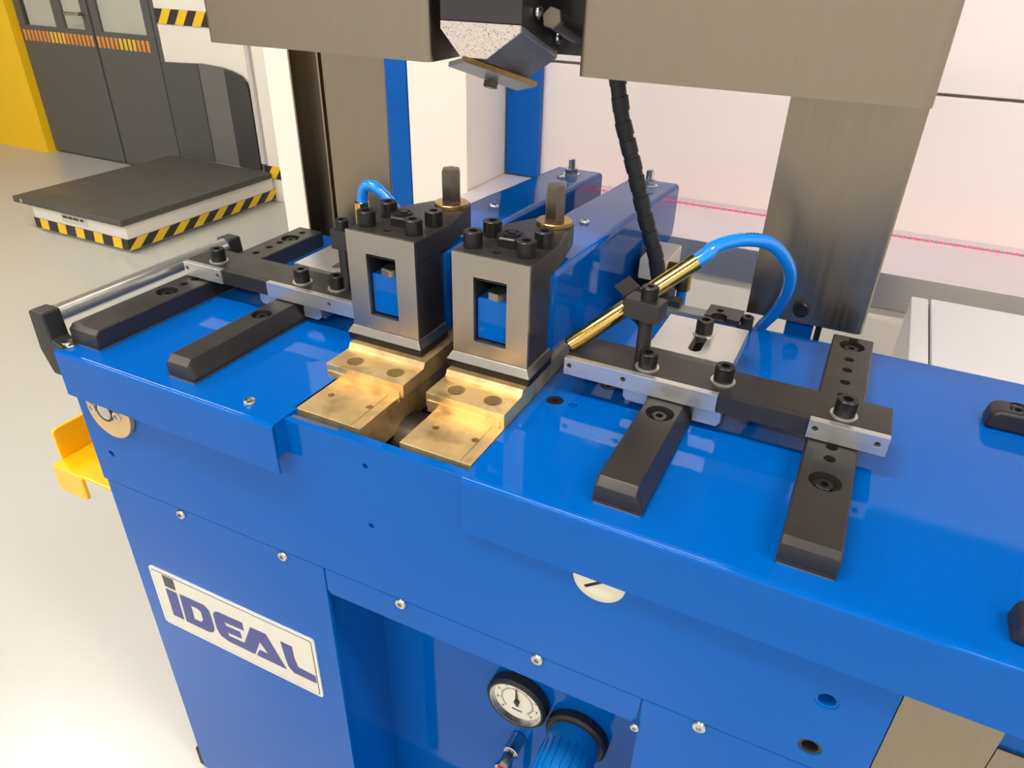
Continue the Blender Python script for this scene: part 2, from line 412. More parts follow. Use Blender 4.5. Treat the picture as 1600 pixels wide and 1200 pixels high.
# ---- shared fasteners
def cap_mesh(r=.011, h_=.018, hr=.0055): return mesh_of(MB().socket((0,0,0), (0,0,1), r, h_, hr, h_*.6), 'cap_screw')
CAP = cap_mesh(); CAP.materials.append(blackscrew)
CAPS = cap_mesh(.0085, .014, .0045); CAPS.materials.append(blackscrew)
WASH = mesh_of(MB().lathe([(.006, 0), (.0135, 0), (.0135, .0016), (.006, .0016)], n=28, closed=False), 'washer'); WASH.materials.append(alu)
BUT = mesh_of(MB().socket((0,0,0), (0,0,1), .0075, .0022, .003, .002).lathe([(.0075, .0015), (.0066, .0034), (.0032, .0042), (.0030, .0042), (.0030, .0022), (.0075, .0012)], n=20, closed=False), 'button_screw'); BUT.materials.append(zinc)
def cap(parent, x, y, z, mesh=None, washer=False, name='cap_screw'):
    if washer:
        ob('washer', WASH, None, parent, (x, y, z)); z += .0016
    return ob(name, mesh or CAP, None, parent, (x, y, z), (0, 0, random.uniform(0, 1)))
def fscrew(x, z, parent=mc):
    return ob('button_screw', BUT, None, parent, (x, Yf(x), z), (PI/2, random.uniform(0, 1), TH))

# ---- base
fp = MB(); fp.box(-.8925, .134, 0, .008, -.221, -.002)
cutp = MB()
for x, z in ((-.4127, -.0319), (-.4125, -.1172)): cutp.cyl((x, -.01, z), (0, 1, 0), .0032, .05, 14)
for x, z in ((.0819, -.1234), (.0824, -.1925)): cutp.cyl((x, -.01, z), (0, 1, 0), .0105, .05, 20)
cutp.cyl((-.856, -.01, -.1653), (0, 1, 0), .005, .05, 14)
front_panel = ob('front_panel', fp, blue, mc, (0, .498, 0), (0, 0, TH), bev=.0012, cut=cutp)
for x, z in ((.0819, -.1234), (.0824, -.1925)):
    ob('threaded_sleeve', MB().lathe([(.0078, 0), (.0104, 0), (.0104, .02), (.0078, .02)], (0,0,0), (0,1,0), 20, closed=False), blue if z > -.15 else black, front_panel, (x, Yf(x)+.0015, z), (0, 0, TH))
ob('socket_plug', MB().cyl((0,0,0), (0,1,0), .0048, .01, 14), black, front_panel, (-.856, Yf(-.856)+.003, -.1653))
front_panel2 = ob('top_ledge', MB().box(-.53, -.275, .0, .0145, -.012, -.0035), blue, mc, (0, .4985, 0), (0, 0, TH), bev=.0012)
ob('edge_strip', MB().box(-.515, -.452, .0, .006, 0, .0012), ground, mc, (0, .5035, -.0035), (0, 0, TH))
ob('side_panel', MB().box(-.8925, -.8845, .5, .99, -.221, -.004), blue, mc, bev=.001)
ob('side_panel', MB().box(.612, .619, .522, .975, FLOOR+.02, -.004), blue, mc)
ob('side_lip', MB().box(.617, .62, .4925, .982, -.06, -.0035), blue, mc)
ob('rear_panel', MB().box(-.8845, .612, .97, .976, FLOOR+.02, -.006), blue, mc)
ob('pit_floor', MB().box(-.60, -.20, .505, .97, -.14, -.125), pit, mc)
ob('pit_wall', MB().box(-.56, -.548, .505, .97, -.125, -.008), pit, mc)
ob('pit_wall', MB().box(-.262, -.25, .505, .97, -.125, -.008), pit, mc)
ob('pit_roller', MB().cyl((-.43, .60, -.075), (1, 0, 0), .042, .06, 28), black, mc)
# left column and lower plates
lc = ob('base_column', MB().box(-.8862, -.4955, 0, .006, FLOOR+.004, -.2215), blue, mc, (0, .4982, 0), (0, 0, TH), bev=.001)
ob('side_panel', MB().box(-.886, -.880, .492, .97, -.92, -.222), blue, mc)
ob('foot', MB().box(-.900, -.84, .486, .53, FLOOR, -.888), rubber, mc, bev=.003)
ob('plinth', MB().box(-.89, .12, .52, .96, FLOOR, -.915), rubber, mc)
flange = ob('flange_strip', MB().prism([(-.4935, -.2215), (-.0795, -.2215), (-.0815, -.2645), (-.488, -.2645), (-.4935, -.259)], 'y', 0, .006), blue, mc, (0, .4982, 0), (0, 0, TH), bev=.0008)
ob('bay_wall', MB().box(-.512, -.507, .495, .615, -.92, -.222), blue, mc)
cpn = ob('control_panel', MB().box(-.507, -.02, .610, .616, -.92, -.222), blue, mc)
ob('bay_wall', MB().box(-.0785, -.074, .50, .612, -.92, -.222), blue, mc)
rc = ob('base_column', MB().box(-.0785, .134, 0, .006, -.92, -.2215), blue, mc, (0, .4982, 0), (0, 0, TH), bev=.001)
ob('stainless_plate', MB().box(.1345, .210, .0, .004, -.80, -.066), stain, mc, (0, .4985, 0), (0, 0, TH), bev=.001)
ob('stainless_plate', MB().box(.2155, .300, .012, .016, -.80, -.118), stain, mc, (0, .4985, 0), (0, 0, TH), bev=.001)
ob('front_panel', MB().box(.210, .612, .016, .022, FLOOR+.02, -.01), blue, mc, (0, .4985, 0), (0, 0, TH))
for x, z in ((-.7404, -.2296), (-.5603, -.2286), (-.3791, -.2261), (-.1992, -.2251), (-.0176, -.2257)): fscrew(x, z)
ob('button_screw', BUT, None, mc, (-.081, .494, -.2665), (PI/2, 0, 0)).scale = (.7, .7, .7)
ob('button_screw', BUT, None, mc, (-.43, .53, -.262), (PI, 0, 0))

# ---- name plate with raised letters
npl = ob('name_plate', MB().prism(rrect(-.8525, -.5325, -.5015, -.3755, .006), 'y', -.0022, 0), plater, mc, (0, .4982, 0), (0, 0, TH))
ob('plate_face', MB().prism(rrect(-.8475, -.5375, -.4965, -.3805, .003), 'y', -.0026, -.0022), charcoal, npl, (0, .4982, 0), (0, 0, TH))
ob('plate_face', MB().prism(rrect(-.8465, -.5385, -.4955, -.3815, .003), 'y', -.0029, -.0025), platem, npl, (0, .4982, 0), (0, 0, TH))
LET = {
 'letter_dot': [(-.8245,-.3830),(-.8013,-.3830),(-.8016,-.4064),(-.8242,-.4070)],
 'letter_i': [(-.825,-.4124),(-.8018,-.4124),(-.8025,-.4722),(-.8254,-.4725)],
 'letter_ea': [(-.7289,-.4219),(-.7246,-.4143),(-.7169,-.4108),(-.6686,-.4095),(-.6688,-.4265),(-.7083,-.4283),(-.7054,-.4356),(-.6779,-.4345),(-.6776,-.4489),(-.7067,-.4507),(-.7042,-.4580),(-.6741,-.4566),(-.6533,-.4107),(-.6237,-.4102),(-.5953,-.4717),(-.6528,-.472),(-.6445,-.4557),(-.6278,-.4553),(-.64,-.4361),(-.656,-.472),(-.7087,-.4721),(-.7235,-.4670),(-.7291,-.454)],
 'letter_l': [(-.5967,-.4105),(-.5756,-.4105),(-.5750,-.4351),(-.5708,-.4526),(-.5395,-.4543),(-.5395,-.4708),(-.5811,-.4715),(-.5903,-.4624),(-.5934,-.4456)],
}
def letter(name, outer, inner=None, m=indigo):
    mb = MB()
    if inner is None: mb.prism(outer, 'y', -.0033, -.0028)
    else:   # ring polygon through a bridge
        i0 = 0; o0 = 0
        for a in range(len(outer)):
            b = (a+1) % len(outer)
        n = len(outer)
        # quads between outer and inner resampled loops
        def resample(p, k):
            pts = []; L = [0]
            for i in range(len(p)): L.append(L[-1]+math.dist(p[i], p[(i+1) % len(p)]))
            for j in range(k):
                d = L[-1]*j/k; i = max(q for q in range(len(p)) if L[q] <= d+1e-12); t = (d-L[i])/(L[i+1]-L[i])
                a, b = p[i], p[(i+1) % len(p)]; pts.append((a[0]+(b[0]-a[0])*t, a[1]+(b[1]-a[1])*t))
            return pts
        O = resample(outer, 96); I = resample(inner, 96)
        for y, s in ((-.0033, 1), (-.0028, -1)):
            vs = [(x, y, z) for x, z in O]+[(x, y, z) for x, z in I]
            mb.add(vs, [(k, (k+1) % 96, 96+(k+1) % 96, 96+k) for k in range(96)])
    return ob(name, mb, m, npl, (0, .4982, 0), (0, 0, TH))
letter('letter_dot', LET['letter_dot'], m=charcoal); letter('letter_i', LET['letter_i']); letter('letter_ea', LET['letter_ea']); letter('letter_l', LET['letter_l'])
letter('letter_d', [(-.7953,-.4108),(-.7446,-.4098),(-.7362,-.4165),(-.7347,-.4314),(-.7343,-.4567),(-.7390,-.4672),(-.7483,-.4724),(-.7975,-.4730)],
       [(-.7751,-.4270),(-.7626,-.4262),(-.7560,-.4310),(-.7558,-.4479),(-.7612,-.4555),(-.7758,-.4567)])

# ---- discs on the front
dsc = front('bronze_disc', MB().cyl((0,0,0), (0,-1,0), .040, .008, 40, .001), bronze_disc, -.822, -.081)
ob('shaft_end', MB().lathe([(.0, 0), (.012, 0), (.012, .002), (.0, .002)], (0,0,0), (0,-1,0), 24, closed=True), zinc, dsc, (-.826, Yf(-.82)-.008, -.080))
ob('retaining_ring', MB().lathe([(.0125, 0), (.0155, 0), (.0155, .0022), (.0125, .0022)], (0,0,0), (0,-1,0), 24, closed=False), black, dsc, (-.826, Yf(-.82)-.008, -.080))
CAPZ = CAPS.copy(); CAPZ.materials.clear(); CAPZ.materials.append(zinc)
for dx in (-.027, .021): ob('cap_screw', CAPZ, None, dsc, (-.824+dx, Yf(-.82)-.0035, -.0815), (PI/2, 0, 0)).scale = (.85, .85, .5)
pl = front('slotted_plug', MB().lathe([(.027, 0), (.027, .0012), (.024, .003), (.015, .0036)], (0,0,0), (0,-1,0), 36), ivory, -.1395, -.0755, cut=MB().box(-.0165, .0165, -.012, -.002, -.0016, .0016))
pl.rotation_euler[1] = math.radians(-38)
W[pl.name] = Matrix.Translation(Vector((-.1395, Yf(-.1395), -.0755)))
so = ob('slot', MB().box(-.0165, .0165, -.0041, -.0030, -.0014, .0014), pit, pl, (-.1395, Yf(-.1395), -.0755))  # dark bar laid on the plug face, painting the slot's shade

# ---- gauge, regulator, valve in the bay
gg = ob('pressure_gauge', MB().lathe([(.040, 0), (.047, .003), (.047, .016), (.044, .020), (.041, .020), (.041, .0115)], (0,0,0), (0,-1,0), 48), rubber, mc, (-.268, .6095, -.474))
ob('dial', MB().cyl((0,0,0), (0,-1,0), .0405, .0015, 48), dialm, gg, (-.268, .599, -.474))
ob('inner_bezel', MB().lathe([(.0365, .0), (.041, 0), (.041, .0085), (.0395, .0085)], (0,0,0), (0,-1,0), 48, closed=False), zinc, gg, (-.268, .5985, -.474))
tk = MB()
for k in range(33):
    t = math.radians(225-270*k/32); r1 = .024; r2 = .0285 if k % 4 == 0 else .0262
    c = Vector((math.cos(t), 0, math.sin(t))); q = Vector((-math.sin(t), 0, math.cos(t)))*.0004
    a, b = c*r1, c*r2
    tk.loft([a-q, a+q, b+q, b-q], [p+Vector((0, -.0003, 0)) for p in (a-q, a+q, b+q, b-q)])
for k in range(60):
    t0, t1_ = [math.radians(225-270*(k+d)/60) for d in (0, 1)]
    A = [Vector((math.cos(t)*r, 0, math.sin(t)*r)) for t, r in ((t0, .0237), (t1_, .0237), (t1_, .0243), (t0, .0243))]
    tk.loft(A, [p+Vector((0, -.0003, 0)) for p in A])
for k in range(9):
    t = math.radians(225-270*k/8); c = Vector((math.cos(t), 0, math.sin(t)))*.0318
    tk.box(c.x-.0011, c.x+.0011, -.0003, 0, c.z-.0019, c.z+.0019)
tk.box(-.008, .008, -.0003, 0, -.021, -.0185)
tko = ob('dial_print', tk, charcoal, gg, (-.268, .5974, -.474)); tko['kind'] = 'stuff'
nd = MB().prism([(-.0022, -.009), (.0022, -.009), (.0022, .0), (.0007, .026), (-.0007, .026), (-.0022, 0)], 'y', -.0022, -.001); nd.cyl((0,0,0), (0,-1,0), .0042, .0035, 16)
ob('needle', nd, black, gg, (-.268, .5974, -.474), (0, math.radians(-4), 0))
rg = ob('regulator_knob', MB().lathe([(.037, .015), (.0375, .030), (.0345, .095), (.033, .10)], (0,0,0), (0,-1,0), 40), regblue, mc, (-.176, .6095, -.498))
ob('collar', MB().lathe([(.044, 0), (.0455, .003), (.0455, .013), (.042, .0165), (.038, .0165)], (0,0,0), (0,-1,0), 44), rubber, rg, (-.176, .6095, -.498))
rib = mesh_of(MB().box(-.0022, .0022, -.093, -.040, .0340, .0382), 'grip_rib', .0006); rib.materials.append(regblue)
for k in range(20): ob('grip_rib', rib, None, rg, (-.176, .6095, -.498), (0, 2*PI*k/20, 0))
vl = ob('air_valve', MB().cyl((0,0,0), (0,-1,0), .012, .03, 20, .001).lathe([(.009, .03), (.009, .05), (.012, .052), (.012, .058)], (0,0,0), (0,-1,0), 6), zinc, mc, (-.268, .6095, -.575))
ob('lever', MB().box(-.007, .007, -.066, -.058, -.055, .006), red, vl, (-.268, .6095, -.575), bev=.002, label='red lever')
ob('hose_stub', MB().tube([(-.268, .575, -.585), (-.268, .57, -.62), (-.268, .575, -.70)], .006), rubber, vl, (0,0,0))

# ---- table covers: folded sheets with rounded front edge and hanging lip
def cover(x0, x1, yf, yr, lip, parent, holes=None):
    r = .006; t = .003
    prof = [(yr, 0)]
    for k in range(7):
        a = PI/2+PI/2*k/6; prof.append((yf+r+r*math.cos(a), -r+r*math.sin(a)))
    prof.append((yf, -lip)); prof.append((yf+t, -lip))
    for k in range(7):
        a = PI-PI/2*k/6; prof.append((yf+r+(r-t)*math.cos(a), -r+(r-t)*math.sin(a)))
    prof.append((yr, -t))
    return ob('table_cover', MB().prism(prof, 'x', x0, x1), blue, parent, cut=holes, bev=.0006, ang=60)
hc = MB()
for x, y, r in ((-.2664, .6675, .0105), (-.2215, .7302, .0105), (-.2436, .6672, .0055), (.0745, .79, .004)): hc.cyl((x, y, -.01), (0, 0, 1), r, .02, 22)
coverL = cover(-.882, -.5185, .4695, .985, .0665, mc)
coverR = cover(-.2905, .62, .4885, .982, .0705, mc, hc)
ob('side_lip', MB().box(-.882, -.879, .474, .985, -.05, -.002), blue, coverL)
ob('side_lip', MB().box(-.5215, -.5185, .474, .70, -.045, -.002), blue, coverL)
for x, y in ((-.5734, .4946), (-.872, .4882)): ob('button_screw', BUT, None, coverL, (x, y, 0))
for x, y in ((-.2664, .6675), (-.2215, .7302)):
    ob('countersunk_screw', MB().socket((0,0,-.006), (0,0,1), .0102, .0055, .0035, .004), blackscrew, coverR, (x, y, 0))
ob('countersunk_screw', MB().socket((0,0,-.006), (0,0,1), .0053, .004, .002, .003), blue, coverR, (-.2436, .6672, 0))

# ---- electrodes: stepped bronze blocks
def electrode(xa, xb, ua, ub):
    cut = MB()
    for x in (xa+.020, xb-.018): cut.cyl((x, .553, -.02), (0, 0, 1), .0042, .05, 18)
    e = ob('electrode', MB().box(xa, xb, .511, .77, -.045, 0), copper, mc, bev=.0008, cut=cut, label='bronze lower electrode block')
    for x in (xa+.020, xb-.018): ob('hole_dark_disc', MB().cyl((x, .553, -.019), (0, 0, 1), .0042, .001, 14), tapeb, e)  # dark discs paint the shade inside the drilled holes
    cut = MB()
    for x in (ua+.028, ub-.025): cut.cyl((x, .606, .0062), (0, 0, 1), .0105, .05, 24)
    prof = [(.585, .0005), (.585, .0185), (.628, .0185), (.630, .0205), (.632, .0255), (.77, .0255), (.77, .0005)]
    for x in (ua+.028, ub-.025): ob('hole_dark_disc', MB().cyl((x, .606, .0062), (0, 0, 1), .0103, .0012, 20), tapeb, e)  # dark discs stand in for shade at the counterbore bottoms
    ob('contact_plate', MB().prism(prof, 'x', ua, ub), copper, e, bev=.0007, cut=cut)
    ob('step_edge', MB().box(ua+.002, ub-.005, .5835, .590, -.006, .0095), copper, e, bev=.0008)
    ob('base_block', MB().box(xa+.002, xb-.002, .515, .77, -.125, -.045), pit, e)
    ob('scribed_line', MB().box(xb-.014, xb-.0135, .513, .583, 0, .00012), pit, e)
    return e
electrode(-.5225, -.430, -.534, -.4225)
electrode(-.379, -.2915, -.392, -.2915)

# ---- clamping heads
def clamp(xc):
    b = ob('clamp_block', MB().frame(xc-.0475, xc+.0475, .046, .1398, xc-.0205, xc+.0205, .064, .1385, .6497, .703), black, mc, bev=.0006, label='black steel clamp block with window')
    ob('front_plate', MB().frame(xc-.048, xc+.048, .0455, .1685, xc-.0205, xc+.0205, .064, .143, .645, .6495), ground, b, bev=.0005, label='ground steel front face')
    tp = [(xc-.0478, .6496), (xc+.0478, .6496), (xc+.049, .7215), (xc+.034, .80), (xc+.026, .812), (xc-.008, .812), (xc-.030, .775), (xc-.0478, .735)]
    ob('top_plate', MB().prism(tp, 'z', .1405, .168), black, b, bev=.0018, seg=2, ang=20, cut=MB().cyl((xc-.003, .667, .15), (0,0,1), .0048, .03, 18))
    A = [(xc-.0545, .6385, .0385), (xc+.0545, .6385, .0385), (xc+.0545, .705, .0385), (xc-.0545, .705, .0385)]
    B = [(xc-.0485, .6435, .0455), (xc+.0485, .6435, .0455), (xc+.0505, .705, .0455), (xc-.0505, .705, .0455)]
    A2 = [(x, y, .0355) for x, y, z in A]
    m_ = MB().loft([(xc-.0545, .6385, .033), (xc+.0545, .6385, .033), (xc+.0545, .705, .033), (xc-.0545, .705, .033)], A)
    jaw = MB().loft(A2, B)
    ob('jaw_plate', jaw, ground, b, bev=.0008, label='bevelled steel jaw plate')
    ob('dark_gap_insert', MB().box(xc-.0535, xc+.0535, .6405, .703, .0257, .0354), pit, b)  # dark insert added to darken the gap under the jaw plate
    for x, y in ((xc-.035, .671), (xc-.033, .7135), (xc+.030, .672), (xc+.034, .7105)): cap(b, x, y, .168)
    n = MB().hexp((0,0,0), (0,0,1), .0185, .011).lathe([(.0105, .011), (.0105, .0135), (.0085, .0135), (.0085, .0125), (.005, .0125), (.005, .0145), (.003, .0145)], n=20)
    ob('hex_nut', n, blackscrew, b, (xc-.001, .699, .168), (0, 0, .35))
    ob('washer', MB().lathe([(.012, 0), (.0215, 0), (.0222, .0008), (.0222, .0048), (.0215, .0055), (.012, .0055)], n=40, closed=False), brassd, b, (xc+.0135, .786, .168), label='brass washer')
    ob('pivot_bolt', MB().lathe([(.0128, 0), (.0128, .0435), (.0112, .0465)], n=6), hexm, b, (xc+.0135, .786, .1695), (0, 0, .22), label='tall dark hexagonal bolt')
    # blue arm nose in the window
    nose = ob('arm_nose', MB().box(xc-.0195, xc+.0195, .652, .74, .066, .1165), blue, b, bev=.0015, label='blue arm end in the window')
    ob('stop_bolt', MB().hexp((xc+.003, .6635, .1165), (0,0,1), .0135, .0085, .0012), ground, b)
    ob('window_back', MB().box(xc-.012, xc+.0195, .708, .716, .1165, .1395), blue, b)
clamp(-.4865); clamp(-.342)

# ---- arms behind the heads
def arm(xc, bolt):
    x0, x1 = xc-.048, xc+.045
    prof = [(.719, -.10), (.719, .1335), (1.0, .1215), (1.06, .117), (1.28, .105), (1.28, .03), (1.275, .012), (1.15, -.03), (.99, -.05), (.965, -.10)]
    a = ob('clamp_arm', MB().prism(prof, 'x', x0, x1), blue, mc, bev=.0075, seg=4, ang=60, label='glossy blue clamp arm')
    def zt(y): return .1335-(y-.719)*.0427 if y < 1.0 else .1215-(y-1.0)*.059
    for y in (.935, 1.19): ob('dome_screw', BUT, None, a, (xc-.003, y, zt(y)+.0002), (-.045, 0, 0))
    if bolt:
        s = MB().lathe([(.015, 0), (.015, .0015)], n=24); s.hexp((0,0,.0015), (0,0,1), .0125, .010); s.cyl((0,0,.0115), (0,0,1), .0065, .016, 18, .001)
        ob('stud_nut', s, zinc, a, (xc+.003, 1.225, zt(1.225)))
    return a
arm(-.4865, True); arm(-.342, True)

# ---- guide bars
def bar_profile(x0, x1, chL, chR, h_):
    return [(x0, .0045), (x1, .0045), (x1, h_-chR[1]), (x1-chR[0], h_), (x0+chL[0], h_), (x0, h_-chL[1])]
def guide_bar(x0, x1, y0, y1, h_, sinks, holes, chL=(.0015, .0015), chR=(.0015, .0015), frontch=.006):
    cut = MB(); xc = (x0+chL[0]+x1-chR[0])/2
    for y in sinks: cut.cyl((xc, y, h_-.011), (0, 0, 1), min(.0150, (x1-chR[0]-x0-chL[0])/2-.0028), .03, 28)
    for y in holes: cut.cyl((xc, y, h_-.012), (0, 0, 1), .0058, .03, 16)
    body = MB()
    p = bar_profile(x0, x1, chL, chR, h_)
    A = [(x, y0, z) for x, z in p]
    # chamfered nose: end section lowered
    N = [(x, y0-0, z if z < h_-.008 else z-frontch*.9) for x, z in p]
    F = [(x, y0+frontch, z) for x, z in p]; R = [(x, y1, z) for x, z in p]
    n = len(p)
    body.add(N+F+R, [tuple(range(n-1, -1, -1)), tuple(range(2*n, 3*n))]+[(k*n+i, k*n+(i+1) % n, (k+1)*n+(i+1) % n, (k+1)*n+i) for k in (0, 1) for i in range(n)])
    g = ob('guide_bar', body, black, mc, bev=.0008, cut=cut, ang=25)
    ob('shim', MB().box(x0+.001, x1-.001, y0-.0005, y1-.002, .0002, .0022), steel_blue, g); ob('shim', MB().box(x0-.0005, x1+.0005, y0-.001, y1-.001, .0022, .0045), black, g, bev=.0004)
    for y in sinks: ob('recessed_screw', MB().socket((0,0,0), (0,0,1), .0085, .008, .0042, .005), blackscrew, g, (xc, y, h_-.011))
    return g
guide_bar(-.1615, -.1125, .5165, .700, .0285, (.655,), (), chL=(.003, .003), chR=(.008, .022), frontch=.008)
guide_bar(.0085, .0575, .516, .952, .0285, (.615, .925), (.655, .677, .76, .79, .823, .855, .885, .944))
guide_bar(-.877, -.826, .495, .937, .0275, (.630, .885), (.660, .68, .69, .775, .805, .835, .86, .915))
guide_bar(-.701, -.6575, .4935, .700, .0285, (.636,), (), chL=(.003, .003), chR=(.008, .022), frontch=.008)

# ---- cross bars on top of the guide bars
def cross(x0, x1, strips, screws, holes):
    mb = MB().box(x0, x1, .6895, .745, .0288, .0515)
    c = ob('cross_bar', mb, black, mc, bev=.0009, label='black steel cross bar')
    for a, b in strips:
        cut = MB()
        for x in holes:
            if a < x < b: cut.cyl((x, .67, .042), (0, 1, 0), .0030, .03, 14)
        ob('edge_strip', MB().box(a, b, .681, .6893, .030, .0515), alu, c, bev=.0006, cut=cut if cut.v else None, label='aluminium edge strip')
        for x in holes:
            if a < x < b: ob('hole_dark_disc', MB().cyl((x, .6885, .042), (0, 1, 0), .003, .0008, 12), pit, c)
    for x, y in screws: cap(c, x, y, .0515, mesh=CAPS2, washer=True)
    return c
CAPS2 = cap_mesh(.0106, .0180, .0055); CAPS2.materials.append(blackscrew)
cr = cross(-.2635, .0815, [(-.2635, -.087), (.006, .0815)], [(-.172, .705), (-.089, .715), (.036, .706)], (-.257, -.192, .013, .0715))
ob('filler_strip', MB().box(-.0865, .0055, .683, .6893, .030, .0512), black, cr, bev=.0006)
cl = cross(-.872, -.556, [(-.870, -.797), (-.712, -.556)], [(-.825, .707), (-.668, .706), (-.612, .712)], (-.864, -.805, -.604))
ob('filler_strip', MB().box(-.7965, -.7125, .683, .6893, .030, .0512), black, cl, bev=.0006)
ob('saddle_block', MB().box(-.190, -.084, .7005, .760, .006, .0285), alu, mc, bev=.001, label='aluminium saddle block under right cross bar')
ob('saddle_block', MB().prism([(-.192, .0285), (-.163, .0285), (-.163, .012), (-.188, .0125), (-.192, .017)], 'y', .688, .7003), alu, mc, bev=.0008)
ob('saddle_block', MB().prism([(-.111, .0285), (-.081, .0285), (-.080, .015), (-.084, .009), (-.111, .009)], 'y', .688, .7003), alu, mc, bev=.0008)
ob('saddle_block', MB().box(-.740, -.630, .7005, .760, .006, .0285), alu, mc, bev=.001, label='aluminium saddle block under left cross bar')
ob('saddle_block', MB().prism([(-.735, .0285), (-.7015, .0285), (-.7015, .012), (-.731, .0125), (-.735, .017)], 'y', .688, .7003), alu, mc, bev=.0008)
ob('saddle_block', MB().prism([(-.656, .0285), (-.627, .0285), (-.625, .015), (-.632, .009), (-.656, .009)], 'y', .688, .7003), alu, mc, bev=.0008)

# ---- slotted aluminium plates
def slot_plate(x0, x1, xs):
    cut = MB(); pts = []
    r = .0074; ya_, yb_ = .788, .835
    for k in range(9): t = PI+PI*k/8; pts.append((xs+r*math.cos(t), ya_+r*math.sin(t)))
    for k in range(9): t = PI*k/8; pts.append((xs+r*math.cos(t), yb_+r*math.sin(t)))
    cut.prism(pts, 'z', .01, .08)
    p = ob('slotted_plate', MB().box(x0, x1, .767, .870, .027, .0455), alu, mc, bev=.001, cut=cut, label='bright aluminium plate with adjusting slot')
    ob('spacer', MB().box(xs-.0139, xs+.0139, .775, .862, .0005, .0268), pit, p)  # dark filler added under the slot so its depth reads black
    ob('spacer', MB().box(x0+.02, xs-.014, .775, .862, .0005, .0268), black, p)
    ob('spacer', MB().box(xs+.014, x1-.02, .775, .862, .0005, .0268), black, p)
    cap(p, xs, .833, .0455, mesh=CAPS2, washer=True)
slot_plate(-.1905, -.0885, -.138); slot_plate(-.738, -.640, -.674)

# ---- rear rail with stop block
rl = ob('rear_rail', MB().box(-.248, -.115, .953, .979, .0005, .013), steel_blue, mc, bev=.001)
ob('stop_block', MB().box(-.160, -.112, .945, .985, .013, .0205), black, rl, bev=.001, cut=MB().cyl((-.143, .968, .015), (0,0,1), .005, .02, 18).cyl((-.140, .948, .015), (0,0,1), .011, .02, 22))
ob('stop_bolt', MB().socket((0,0,0), (0,0,1), .0085, .022, .0042, .01), black, rl, (-.1035, .962, .001))
ob('stop_lug', MB().box(-.1118, -.098, .948, .975, .0005, .012), black, rl, bev=.001)

# ---- air nozzles
def post(x, y, h_):
    p = ob('nozzle_post', MB().cyl((x, y, .0515), (0, 0, 1), .0082, h_-.0515, 22, .0008), black, mc, label='black steel nozzle post')
    ob('cap_screw', MB().socket((0,0,0), (0,0,1), .0095, .014, .004, .008), blackscrew, p, (x, y, h_-.004))
    return p
p1 = post(-.1835, .72, .132)
ob('post_clamp', MB().box(-.021, .021, -.012, .012, -.0115, .0115), black, p1, (-.187, .722, .1145), (0, 0, math.radians(-8)), bev=.001)
tip = Vector((-.2675, .700, .0565)); end = Vector((-.155, .80, .149)); td = (end-tip).normalized()
mid = tip + (end-tip)*.53
xr = Matrix((td, Vector((0, 0, 1)).cross(td).normalized(), td.cross(Vector((0, 0, 1)).cross(td).normalized()))).transposed()
ob('tube_clamp', MB().box(-.011, .011, -.015, .015, -.016, .016), black, p1, mid+Vector((-.006, .004, .004)), xr.to_euler(), bev=.001)
ob('tube_clamp', MB().box(-.008, .008, -.016, .008, -.012, .012), black, p1, mid+Vector((.004, -.014, -.004)), xr.to_euler(), bev=.001)
nz = ob('nozzle_tube', MB().lathe([(.0055, 0), (.0086, .002), (.0100, .012), (.0100, (end-tip).length), (.0078, (end-tip).length)], tip, td, 28), brass, mc, label='polished brass air nozzle tube')
hpts = [end-td*.01, end+td*.012, (-.139, .82, .164), (-.1155, .85, .1665), (-.0858, .88, .157), (-.0631, .91, .1235), (-.0590, .94, .083), (-.0705, .975, .033), (-.0915, 1.0, -.018), (-.10, 1.01, -.10)]
hose = ob('air_hose', MB().tube(hpts, .0083, 18, 8), hosem, mc, label='bright blue air hose')
for k in range(8):
    c = Vector((-.1120+k*.0036, .852+k*.0036, .1665-.00018*k*k+.0074)); ob('hose_print', MB().box(-.0010, .0010, -.0014, .0014, -.0002, .0009), charcoal, hose, c, (0, 0, .7))
p2 = post(-.6005, .72, .138)
ob('post_clamp', MB().box(-.013, .013, -.012, .012, -.013, .013), black, p2, (-.6005, .722, .122), bev=.001)
ob('nozzle_tube', MB().lathe([(.009, 0), (.0102, .001), (.0102, .086), (.0085, .087)], (-.628, .80, .060), (0, 0, 1), 26), brass, mc, label='short brass fitting with hose')
ob('air_hose', MB().tube([(-.6265, .80, .143), (-.6255, .80, .155), (-.619, .80, .1685), (-.606, .801, .1705), (-.592, .804, .160), (-.5795, .81, .142), (-.572, .83, .10), (-.57, .86, .02)], .0078, 16, 8), hosem, mc, label='small blue hose loop')

# ---- conduit hanging from the right housing
cpts = [(-.3265, .95, .34), (-.3095, .955, .262), (-.2895, .96, .205), (-.268, .965, .140), (-.2465, .968, .085), (-.2345, .97, .040), (-.232, .972, .012)]
cd = ob('cable_conduit', MB().tube(cpts, .0099, 16, 6), rubber, mc, label='black spiral-wrapped cable conduit')
for i in range(14):
    t = i/14*5.6+.2; k = int(t); f_ = t-k
    a = Vector(cpts[k]); b = Vector(cpts[k+1]); c = a.lerp(b, f_); d = (b-a).normalized()
    ob('wrap_ring', MB().lathe([(.0095, 0), (.0112, .0006), (.0112, .0185), (.0095, .019)], c, d, 18), rubber, cd)
ob('conduit_foot', MB().cyl((-.232, .972, .013), (0, 0, 1), .015, .012, 20, .001).box(-.235, -.200, .962, .982, .013, .022), rubber, cd)
